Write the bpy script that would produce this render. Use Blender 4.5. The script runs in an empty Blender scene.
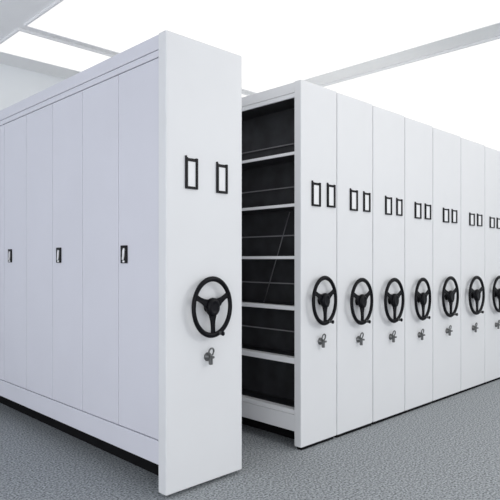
import bpy, bmesh, math
from mathutils import Vector, Matrix

S = bpy.context.scene
COL = S.collection

# ------------------------------------------------------------------ camera, world, lights, exposure
cam_d = bpy.data.cameras.new('camera')
cam_d.sensor_width = 36.0
cam_d.lens = 36.0 * 569.0 / 500.0
cam_d.shift_y = 0.02
cam_d.clip_start = 0.05
cam = bpy.data.objects.new('camera', cam_d)
COL.objects.link(cam)
cam.location = (0.0, 0.0, 1.185)
cam.rotation_euler = (math.radians(90), 0, math.radians(45.5 - 90))
S.camera = cam

W = bpy.data.worlds.new('room_daylight')
S.world = W
W.use_nodes = True
bg = W.node_tree.nodes['Background']
bg.inputs[0].default_value = (0.90, 0.93, 1.0, 1)
bg.inputs[1].default_value = 0.95

S.view_settings.view_transform = 'Standard'
S.view_settings.look = 'None'
S.view_settings.gamma = 1.0
S.view_settings.use_curve_mapping = False
S.view_settings.exposure = 0.0

LIGHT_STRENGTH = 1.12

# fluorescent fitting over the aisle, in front of the row and to the right of the camera
ld = bpy.data.lights.new('aisle_lamp', 'AREA')
ld.shape = 'RECTANGLE'
ld.size, ld.size_y = 1.2, 0.6
ld.energy = 40
ld.color = (1.0, 0.99, 0.97)
lo_ = bpy.data.objects.new('aisle_lamp', ld)
COL.objects.link(lo_)
lo_.location = (5.2, -1.9, 2.75)
lo_.rotation_euler = (Vector((3.2, 2.29, 1.0)) - Vector((5.2, -1.9, 2.75))).to_track_quat('-Z', 'Y').to_euler()


# added fill lamp, far to the left, lifting the closed carriage's side
wd = bpy.data.lights.new('left_fill', 'AREA')
wd.shape = 'RECTANGLE'
wd.size, wd.size_y = 3.6, 2.4
wd.energy = 22
wd.color = (0.96, 0.96, 1.0)
wo_ = bpy.data.objects.new('left_fill', wd)
COL.objects.link(wo_)
wo_.location = (-2.3, 4.3, 1.3)
wo_.rotation_euler = Vector((1, 0, 0.08)).to_track_quat('-Z', 'Y').to_euler()

# added fill lamp behind the camera, evening out the end panels
fd = bpy.data.lights.new('front_fill', 'AREA')
fd.shape = 'RECTANGLE'
fd.size, fd.size_y = 6.0, 1.8
fd.energy = 98
fd.color = (1.0, 0.99, 0.98)
fo_ = bpy.data.objects.new('front_fill', fd)
COL.objects.link(fo_)
fo_.location = (-2.0, -2.6, 0.95)
fo_.rotation_euler = Vector((0.85, 1, 0)).to_track_quat('-Z', 'Y').to_euler()

# ------------------------------------------------------------------ materials
def mat(name, col, rough=0.5, metal=0.0, spec=0.5, noise=None, bump=None):
    m = bpy.data.materials.new(name)
    m.use_nodes = True
    nt = m.node_tree
    b = nt.nodes['Principled BSDF']
    b.inputs['Base Color'].default_value = (*col, 1)
    b.inputs['Roughness'].default_value = rough
    b.inputs['Metallic'].default_value = metal
    b.inputs['Specular IOR Level'].default_value = spec
    tc = nt.nodes.new('ShaderNodeTexCoord')
    if noise:
        scale, amt = noise
        n = nt.nodes.new('ShaderNodeTexNoise')
        n.inputs['Scale'].default_value = scale
        n.inputs['Detail'].default_value = 3
        nt.links.new(tc.outputs['Object'], n.inputs['Vector'])
        r = nt.nodes.new('ShaderNodeValToRGB')
        r.color_ramp.elements[0].position = 0.3
        r.color_ramp.elements[1].position = 0.7
        r.color_ramp.elements[0].color = (*[max(0, c * (1 - amt)) for c in col], 1)
        r.color_ramp.elements[1].color = (*[min(1, c * (1 + amt)) for c in col], 1)
        nt.links.new(n.outputs['Fac'], r.inputs['Fac'])
        nt.links.new(r.outputs['Color'], b.inputs['Base Color'])
    if bump:
        scale, strength = bump
        n2 = nt.nodes.new('ShaderNodeTexNoise')
        n2.inputs['Scale'].default_value = scale
        nt.links.new(tc.outputs['Object'], n2.inputs['Vector'])
        bp = nt.nodes.new('ShaderNodeBump')
        bp.inputs['Strength'].default_value = strength
        bp.inputs['Distance'].default_value = 0.004
        nt.links.new(n2.outputs['Fac'], bp.inputs['Height'])
        nt.links.new(bp.outputs['Normal'], b.inputs['Normal'])
    return m


M = {}
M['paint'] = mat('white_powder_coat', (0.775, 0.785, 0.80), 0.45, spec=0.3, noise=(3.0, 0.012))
M['body'] = mat('shaded_powder_coat', (0.70, 0.705, 0.77), 0.5, spec=0.3, noise=(3.0, 0.012))  # same paint as the end panels, side-face shade put into its colour
M['lip'] = mat('light_grey_shelf_edge', (0.84, 0.85, 0.86), 0.4)
M['dark'] = mat('shaded_shelf_steel', (0.022, 0.023, 0.026), 0.55, noise=(9.0, 0.4))  # shade inside the open carriage is put into this near-black colour
M['rod'] = mat('dull_steel_rod', (0.20, 0.20, 0.21), 0.4, metal=0.3)
M['black'] = mat('black_plastic', (0.003, 0.003, 0.005), 0.4, spec=0.16)
M['plinth'] = mat('matt_black_base', (0.008, 0.008, 0.009), 0.8, spec=0.1)
M['steel'] = mat('worn_steel', (0.17, 0.175, 0.175), 0.35, metal=0.8)
M['silver'] = mat('bright_chrome', (0.92, 0.92, 0.93), 0.3, metal=0.3)
M['card'] = mat('white_card', (0.86, 0.87, 0.88), 0.7, noise=(20.0, 0.02))
M['ceil'] = mat('ceiling_paint', (0.92, 0.93, 0.935), 0.9, noise=(2.0, 0.015))
M['wall'] = mat('wall_paint', (0.80, 0.83, 0.85), 0.9, noise=(2.0, 0.015))
M['floor'] = mat('grey_speckled_carpet', (0.31, 0.33, 0.345), 0.95, spec=0.1, noise=(90.0, 0.7), bump=(200.0, 0.6))
M['frame'] = mat('white_light_frame', (0.88, 0.89, 0.90), 0.5, noise=(6.0, 0.01))
md = bpy.data.materials.new('lit_opal_diffuser')
md.use_nodes = True
nt = md.node_tree
nt.nodes.remove(nt.nodes['Principled BSDF'])
em = nt.nodes.new('ShaderNodeEmission')
em.inputs[0].default_value = (1.0, 0.995, 0.985, 1)
em.inputs[1].default_value = LIGHT_STRENGTH
nt.links.new(em.outputs[0], nt.nodes['Material Output'].inputs[0])
M['diffuser'] = md


# ------------------------------------------------------------------ mesh helpers
class MB:
    """collects shapes into one mesh"""

    def __init__(self):
        self.bm = bmesh.new()

    def box(self, x0, x1, y0, y1, z0, z1, bevel=0.0):
        t = bmesh.new()
        bmesh.ops.create_cube(t, size=1.0)
        for v in t.verts:
            v.co = Vector(((x0 + x1) / 2 + v.co.x * (x1 - x0), (y0 + y1) / 2 + v.co.y * (y1 - y0),
                           (z0 + z1) / 2 + v.co.z * (z1 - z0)))
        if bevel:
            bmesh.ops.bevel(t, geom=t.edges[:], offset=bevel, segments=2, affect='EDGES', profile=0.6)
        self._merge(t)
        return self

    def _merge(self, t, mtx=None):
        me = bpy.data.meshes.new('tmp')
        if mtx is not None:
            bmesh.ops.transform(t, matrix=mtx, verts=t.verts[:])
        t.to_mesh(me)
        t.free()
        self.bm.from_mesh(me)
        bpy.data.meshes.remove(me)

    def tube(self, pts, rad, seg=12, closed=False, smooth=True):
        """round tube through pts; rad a number or a list"""
        n = len(pts)
        pts = [Vector(p) for p in pts]
        rads = rad if isinstance(rad, (list, tuple)) else [rad] * n
        t = bmesh.new()
        rings = []
        up = None
        for i, p in enumerate(pts):
            if closed:
                d = pts[(i + 1) % n] - pts[i - 1]
            else:
                d = pts[min(i + 1, n - 1)] - pts[max(i - 1, 0)]
            d.normalize()
            if up is None:
                up = d.orthogonal().normalized()
            else:
                up = (up - d * up.dot(d)).normalized()
            side = d.cross(up)
            rings.append([t.verts.new(p + (up * math.cos(a) + side * math.sin(a)) * rads[i])
                          for a in [2 * math.pi * k / seg for k in range(seg)]])
        m = n if closed else n - 1
        for i in range(m):
            a, b = rings[i], rings[(i + 1) % n]
            off = 0
            if closed and i == n - 1:
                off = min(range(seg), key=lambda o: (a[0].co - b[o].co).length)
            for k in range(seg):
                f = t.faces.new((a[k], a[(k + 1) % seg], b[(k + 1 + off) % seg], b[(k + off) % seg]))
                f.smooth = smooth
        if not closed:
            t.faces.new(rings[0][::-1])
            t.faces.new(rings[-1])
        bmesh.ops.recalc_face_normals(t, faces=t.faces[:])
        self._merge(t)
        return self

    def lathe(self, prof, origin=(0, 0, 0), axis='-Y', seg=32):
        """prof: (radius, distance along axis)"""
        t = bmesh.new()
        rings = []
        for r, h in prof:
            rings.append([t.verts.new((r * math.cos(2 * math.pi * k / seg), r * math.sin(2 * math.pi * k / seg), h))
                          for k in range(seg)])
        for a, b in zip(rings, rings[1:]):
            for k in range(seg):
                f = t.faces.new((a[k], a[(k + 1) % seg], b[(k + 1) % seg], b[k]))
                f.smooth = True
        t.faces.new(rings[0][::-1])
        t.faces.new(rings[-1])
        bmesh.ops.recalc_face_normals(t, faces=t.faces[:])
        rot = Matrix.Rotation(math.radians(90), 4, 'X') if axis == '-Y' else Matrix.Identity(4)
        self._merge(t, Matrix.Translation(origin) @ rot)
        return self

    def prism(self, outline, y0, y1, bevel=0.0):
        """outline of (x, z) points extruded from y0 to y1"""
        t = bmesh.new()
        a = [t.verts.new((x, y0, z)) for x, z in outline]
        b = [t.verts.new((x, y1, z)) for x, z in outline]
        t.faces.new(a)
        t.faces.new(b[::-1])
        n = len(a)
        for i in range(n):
            t.faces.new((a[i], b[i], b[(i + 1) % n], a[(i + 1) % n]))
        bmesh.ops.recalc_face_normals(t, faces=t.faces[:])
        if bevel:
            bmesh.ops.bevel(t, geom=t.edges[:], offset=bevel, segments=2, affect='EDGES', profile=0.6)
        self._merge(t)
        return self

    def mesh(self, name, m):
        me = bpy.data.meshes.new(name)
        self.bm.to_mesh(me)
        self.bm.free()
        me.materials.append(m)
        return me

    def build(self, name, m, parent=None, loc=(0, 0, 0), label=None):
        return link(name, self.mesh(name, m), parent, loc, label)


def link(name, me, parent=None, loc=(0, 0, 0), label=None):
    o = bpy.data.objects.new(name, me)
    COL.objects.link(o)
    o.location = loc
    if parent is not None:
        o.parent = parent
    if label:
        o['label'] = label
    return o


def thing(name, loc, label, cat, group=None):
    o = bpy.data.objects.new(name, None)
    o.empty_display_size = 0.2
    COL.objects.link(o)
    o.location = loc
    o['label'] = label
    o['category'] = cat
    if group:
        o['group'] = group
    return o


def struct(name, mb, m):
    o = mb.build(name, m)
    o['kind'] = 'structure'
    return o


# ------------------------------------------------------------------ the room
CEIL = 3.0
X_MIN, X_MAX, Y_MIN, Y_MAX = -2.4, 11.0, -3.0, 5.36
struct('floor', MB().box(X_MIN, X_MAX, Y_MIN, Y_MAX, -0.10, 0.0), M['floor'])
struct('ceiling', MB().box(X_MIN, X_MAX, Y_MIN, Y_MAX, CEIL, CEIL + 0.10), M['ceil'])
struct('wall_back', MB().box(X_MIN, X_MAX, Y_MAX, Y_MAX + 0.1, 0.0, CEIL), M['wall'])
struct('wall_right', MB().box(X_MAX, X_MAX + 0.1, Y_MIN, Y_MAX, 0.0, CEIL), M['wall'])


def ceiling_light(x0, x1, y0, y1, label):
    t = thing('ceiling_light', ((x0 + x1) / 2, (y0 + y1) / 2, CEIL), label, 'ceiling light',
              'luminous ceiling panels')
    hx, hy, w = (x1 - x0) / 2, (y1 - y0) / 2, 0.018
    f = MB()
    f.box(-hx, hx, -hy, -hy + w, -0.022, 0, 0.003)
    f.box(-hx, hx, hy - w, hy, -0.022, 0, 0.003)
    f.box(-hx, -hx + w, -hy + w, hy - w, -0.022, 0, 0.003)
    f.box(hx - w, hx, -hy + w, hy - w, -0.022, 0, 0.003)
    f.build('frame', M['frame'], t)
    MB().box(-hx + w, hx - w, -hy + w, hy - w, -0.016, -0.004).build('diffuser', M['diffuser'], t)
    return t


ceiling_light(1.82, 4.38, -2.6, 4.33, 'glowing white ceiling panel above the white carriage with closed side doors')
ceiling_light(1.82, 4.38, 4.43, 5.02, 'narrow glowing white ceiling strip beyond the larger panel, at upper left near the back wall')
ceiling_light(4.66, 10.6, -2.6, 5.02, 'large glowing white ceiling panel to the right of the pale ceiling band')

# ------------------------------------------------------------------ shared fittings
FRONT = 2.291          # the plane of the end panels
LENGTH = 2.88          # carriage depth


def wheel_mesh():
    """three-spoke steering-type wheel, rim radius 0.147 (outer 0.16); centre of the rim at the origin, shaft to +Y"""
    mb = MB()
    R, r = 0.1465, 0.0140
    mb.tube([(R * math.cos(a), 0, R * math.sin(a)) for a in [2 * math.pi * k / 56 for k in range(56)]], r, 12, True)
    for deg in (26, 157, -88):
        a = math.radians(deg)
        d = Vector((math.cos(a), 0, math.sin(a)))
        n = Vector((-math.sin(a), 0, math.cos(a)))
        prof = [(0.020, 0.034), (0.045, 0.026), (0.075, 0.016), (0.105, 0.013), (0.130, 0.014), (0.1465, 0.019)]
        out = [d * t + n * w for t, w in prof] + [d * t - n * w for t, w in prof[::-1]]
        mb.prism([(p.x, p.z) for p in out], -0.0065, 0.0065, 0.002)
        # raised ribs along both edges of the spoke
        for sgn in (1, -1):
            mb.tube([d * t + n * (sgn * (w - 0.004)) + Vector((0, -0.0065, 0)) for t, w in prof[1:]], 0.0034, 8)
    # hub with a domed cap, and the shaft to the panel
    mb.lathe([(0.046, -0.012), (0.049, -0.004), (0.049, 0.010), (0.045, 0.020), (0.034, 0.026), (0.030, 0.0265),
              (0.028, 0.0245), (0.012, 0.0255), (0.0, 0.0255)][:-1], seg=32)
    mb.lathe([(0.030, -0.050), (0.030, -0.043), (0.020, -0.040), (0.020, -0.010)], seg=24)
    return mb.mesh('hand_wheel', M['black'])


def spindle_mesh():
    a = math.radians(-70)
    cx, cz = 0.1475 * math.cos(a), 0.1475 * math.sin(a)
    mb = MB()
    mb.lathe([(0.0085, 0.004), (0.0085, 0.016), (0.0060, 0.018), (0.0080, 0.021), (0.0095, 0.028), (0.0088, 0.036),
              (0.005, 0.039)], (cx, 0, cz), seg=20)
    return mb.mesh('spinner_handle', M['steel'])


def tip_mesh():
    a = math.radians(-70)
    cx, cz = 0.1475 * math.cos(a), 0.1475 * math.sin(a)
    return MB().lathe([(0.0096, 0.037), (0.0120, 0.040), (0.0120, 0.047), (0.008, 0.051)], (cx, 0, cz),
                      seg=20).mesh('handle_cap', M['black'])


def lock_mesh():
    """round cam lock with a winged turn piece, face at the origin plane, sticking out to -Y"""
    mb = MB()
    mb.lathe([(0.020, 0.0), (0.020, 0.006), (0.016, 0.009), (0.014, 0.020), (0.011, 0.023)], seg=28)
    mb.box(-0.007, 0.007, -0.034, -0.018, -0.034, 0.012, 0.003)
    return mb.mesh('lock', M['steel'])


def key_mesh():
    mb = MB()
    mb.tube([(0, -0.020, 0), (0, -0.050, 0.002)], 0.0055, 10)
    mb.tube([(0.014 * math.cos(a), -0.030 - 0.004 * math.sin(a), 0.024 + 0.017 * math.sin(a))
             for a in [2 * math.pi * k / 24 for k in range(24)]], 0.0042, 8, True)
    return mb.mesh('key', M['steel'])


def holder_mesh():
    """black label frame 0.08 x 0.16, back on the plane y = 0"""
    mb = MB()
    mb.box(-0.040, -0.026, -0.010, 0, -0.080, 0.080, 0.002)
    mb.box(0.026, 0.040, -0.010, 0, -0.080, 0.080, 0.002)
    mb.box(-0.026, 0.026, -0.010, 0, -0.080, -0.067, 0.002)
    mb.box(-0.026, 0.026, -0.007, 0, 0.061, 0.077, 0.002)
    mb.box(-0.040, -0.032, -0.009, 0, 0.080, 0.088, 0.001)
    return mb.mesh('label_holder', M['black'])


WHEEL, SPIN, TIP = wheel_mesh(), spindle_mesh(), tip_mesh()
LOCK, KEY, HOLD = lock_mesh(), key_mesh(), holder_mesh()
CARD = MB().box(-0.027, 0.027, -0.004, -0.0005, -0.068, 0.066).mesh('label_card', M['card'])


def fittings(root, rx, wheel, lock, holders):
    """wheel = (x, z, width, height); lock = (x, z); holders = [(x, z, width, height)]; world x on the end panel"""
    x, z, w, h = wheel
    o = link('hand_wheel', WHEEL, root, (x * 1.0045 - rx, -0.040, 1.185 + (z - 1.185) * 1.0045))
    o.scale = (w / 0.3206, 0.8, h / 0.3206)
    link('spinner_handle', SPIN, o, label='grey steel spinner handle on the wheel rim')
    link('handle_cap', TIP, o)
    l = link('lock', LOCK, root, (lock[0] - rx, 0, lock[1]), 'grey steel lock below the black wheel')
    l.scale = (1.2, 1.0, 1.15)
    link('key', KEY, l)
    for (hx, hz, hw, hh) in holders:
        c = link('label_holder', HOLD, root, (hx - rx, 0, hz))
        c.scale = (hw / 0.08, 1, hh / 0.16)
        link('label_card', CARD, c, label='blank white card in the black label holder')


def end_panel(root, w, top, depth=0.066, bottom=0.02):
    """folded steel end panel: face, rolled edges, small return lip round the back"""
    mb = MB().box(-w / 2, w / 2, 0, depth, bottom, top, 0.006)
    return mb.build('end_panel', M['paint'], root)


CAR = 'mobile_shelving_carriage'
GRP = 'white mobile shelving carriages in a row'

# ------------------------------------------------------------------ left carriage: closed doors along its side
x0, x1, TOP = 1.671, 2.189, 2.322
rx, w = (x0 + x1) / 2, x1 - x0
left = thing(CAR, (rx, FRONT, 0), 'white shelving carriage with closed doors along its side, standing left of the open gap',
             'shelving carriage', GRP)
end_panel(left, w, TOP)
hw = w / 2
Y = [2.3413, 2.7433, 3.148, 3.547, 3.951, 4.345, 4.745, 5.141]
DY = [y - FRONT for y in Y]
DY[0] = 0.068
END = LENGTH
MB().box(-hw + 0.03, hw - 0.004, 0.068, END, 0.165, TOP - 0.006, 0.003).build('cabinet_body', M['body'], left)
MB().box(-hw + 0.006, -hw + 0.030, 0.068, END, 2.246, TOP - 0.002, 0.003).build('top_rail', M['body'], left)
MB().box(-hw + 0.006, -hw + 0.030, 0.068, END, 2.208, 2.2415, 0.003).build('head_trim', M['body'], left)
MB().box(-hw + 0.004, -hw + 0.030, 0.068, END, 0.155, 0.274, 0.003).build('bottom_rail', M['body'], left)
MB().box(-hw + 0.16, hw - 0.02, 0.068, END - 0.01, 0.0, 0.165).build('base_plinth', M['plinth'], left)
LATCH = MB().box(-0.008, 0, -0.031, 0.031, -0.0485, 0.0485, 0.003).mesh('latch_plate', M['black'])
lv = MB()
lv.prism([(-0.011, -0.030), (0.000, -0.031), (0.007, -0.010), (0.009, 0.014), (0.013, 0.030), (0.003, 0.034),
          (-0.006, 0.020), (-0.007, -0.006)], -0.005, 0.005, 0.002)
lv.lathe([(0.006, -0.006), (0.006, 0.006)], (0.004, 0, -0.039), seg=16)
LEVER = lv.mesh('latch_lever', M['silver'])
for i in range(7):
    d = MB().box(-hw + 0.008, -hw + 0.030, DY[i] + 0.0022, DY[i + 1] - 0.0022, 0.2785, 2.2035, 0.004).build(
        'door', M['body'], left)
    # latch on every second door, by its far edge
    if i in (0, 2, 4, 6):
        ly = (2.679, 3.447, 4.224, 5.020)[i // 2] - FRONT
        link('latch_plate', LATCH, d, (-hw + 0.008, ly, 1.216), 'black latch plate')
        lo = link('latch_lever', LEVER, d, (-hw - 0.001, ly - 0.003, 1.216), 'bright silver latch lever')
        lo.rotation_euler = (0, 0, math.radians(-90))
fittings(left, rx, (1.929, 0.941, 0.273, 0.321), (1.938, 0.677), [(1.828, 1.628, 0.080, 0.160), (2.036, 1.622, 0.078, 0.158)])

# ------------------------------------------------------------------ the open carriage: dark shelves facing the gap
x0, x1, TOP = 2.694, 3.058, 2.305
rx, w = (x0 + x1) / 2, x1 - x0
hw = w / 2
op = thing(CAR, (rx, FRONT, 0), 'white shelving carriage whose open side shows dark shelves, just right of the gap',
           'shelving carriage', GRP)
end_panel(op, w, TOP, 0.056)
BACK = -hw + 0.20
MB().box(-hw + 0.004, hw - 0.004, 0.057, END, 2.236, TOP - 0.004, 0.003).build('top_cover', M['paint'], op)
MB().box(-hw + 0.004, -hw + 0.016, 0.057, END, 2.206, 2.2335, 0.002).build('top_fascia', M['paint'], op)
MB().box(BACK, hw - 0.004, 0.057, END, 0.13, 2.2335).build('divider_panel', M['dark'], op, label='shade-darkened back of the open shelves')
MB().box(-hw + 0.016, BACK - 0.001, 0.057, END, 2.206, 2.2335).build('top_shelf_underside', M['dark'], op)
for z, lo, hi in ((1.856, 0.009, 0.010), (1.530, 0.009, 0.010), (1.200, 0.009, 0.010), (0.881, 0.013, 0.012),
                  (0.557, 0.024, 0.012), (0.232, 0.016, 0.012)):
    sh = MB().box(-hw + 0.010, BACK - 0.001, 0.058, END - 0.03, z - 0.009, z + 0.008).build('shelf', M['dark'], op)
    e = MB().box(-hw + 0.004, -hw + 0.010, 0.058, END - 0.03, z - lo, z + hi, 0.002)
    e.box(-hw + 0.010, -hw + 0.055, 0.058, END - 0.03, z + 0.008, z + hi)
    e.build('shelf_lip', M['lip'], sh, label='light grey front lip of the dark shelf')
for z in (1.965, 1.675, 1.350, 1.026, 0.705):
    MB().tube([(BACK - 0.012, 0.076, z), (BACK - 0.012, END - 0.02, z)], 0.005, 8).build('retaining_rod', M['rod'], op)
MB().tube([(BACK - 0.022, 0.250, 1.507), (BACK - 0.022, 0.493, 0.884)], 0.0035, 8).build('cross_brace', M['rod'], op)
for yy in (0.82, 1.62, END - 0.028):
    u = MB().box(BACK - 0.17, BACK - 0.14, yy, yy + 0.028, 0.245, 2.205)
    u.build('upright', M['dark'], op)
MB().box(-hw + 0.004, -hw + 0.030, 0.057, END, 0.110, 0.214, 0.003).build('bottom_rail', M['paint'], op)
MB().box(-hw + 0.15, hw - 0.01, 0.057, END - 0.03, 0.0, 0.129).build('base_plinth', M['plinth'], op)
MB().box(-hw + 0.02, hw - 0.02, 0.012, 0.05, 0.0, 0.0195).build('kick_strip', M['plinth'], op)
fittings(op, rx, (2.867, 0.928, 0.249, 0.317), (2.882, 0.664), [(2.838, 1.603, 0.087, 0.153), (2.993, 1.605, 0.085, 0.151)])

# ------------------------------------------------------------------ the closed row on the right
EDGES = [3.0619, 3.4876, 3.9268, 4.3693, 4.8791, 5.3822, 5.9092]
TOPS = [2.301, 2.296, 2.290, 2.283, 2.276, 2.268]
WHEELS = [(3.277, 0.902, 0.262, 0.325), (3.692, 0.888, 0.264, 0.335), (4.112, 0.878, 0.246, 0.340),
          (4.579, 0.875, 0.290, 0.350), (5.089, 0.865, 0.318, 0.357), (5.600, 0.855, 0.320, 0.360)]
LOCKS = [(3.303, 0.635), (3.719, 0.613), (4.142, 0.589), (4.611, 0.580), (5.119, 0.563), (5.630, 0.550)]
HOLDERS = [[(3.247, 1.595, 0.087, 0.143), (3.403, 1.593, 0.082, 0.136)],
           [(3.686, 1.586, 0.087, 0.132), (3.837, 1.585, 0.080, 0.127)],
           [(4.117, 1.576, 0.097, 0.124), (4.276, 1.576, 0.097, 0.122)],
           [(4.588, 1.564, 0.105, 0.118), (4.743, 1.564, 0.096, 0.114)],
           [(5.091, 1.555, 0.104, 0.112), (5.254, 1.556, 0.104, 0.110)],
           [(5.535, 1.547, 0.107, 0.103), (5.700, 1.546, 0.107, 0.102)]]
LABELS = ['white shelving carriage with wheel, first to the right of the open shelved carriage',
          'white shelving carriage with wheel, second to the right of the open shelved carriage',
          'white shelving carriage with wheel, third to the right of the open shelved carriage',
          'white shelving carriage with wheel, fourth to the right of the open shelved carriage',
          'white shelving carriage with wheel, fifth to the right of the open shelved carriage',
          'white shelving carriage at the right end of the row, partly outside the photo']
for i in range(6):
    x0, x1 = EDGES[i] + 0.005, EDGES[i + 1] - 0.005
    rx, w, TOP = (x0 + x1) / 2, x1 - x0, TOPS[i]
    hw = w / 2
    t = thing(CAR, (rx, FRONT, 0), LABELS[i], 'shelving carriage', GRP)
    end_panel(t, w, TOP)
    MB().box(-hw + 0.006, hw - 0.006, 0.067, END, 0.13, TOP - 0.030, 0.003).build('cabinet_body', M['body'], t)
    MB().box(-hw + 0.004, hw - 0.004, 0.067, END, TOP - 0.029, TOP - 0.004, 0.003).build('top_cover', M['paint'], t)
    MB().box(-hw + 0.03, hw - 0.03, 0.067, END - 0.03, 0.0, 0.129).build('base_plinth', M['plinth'], t)
    MB().box(-hw + 0.004, hw - 0.004, 0.008, 0.05, 0.0, 0.0195).build('kick_strip', M['plinth'], t, label='black strip under the end panel')
    fittings(t, rx, WHEELS[i], LOCKS[i], HOLDERS[i])
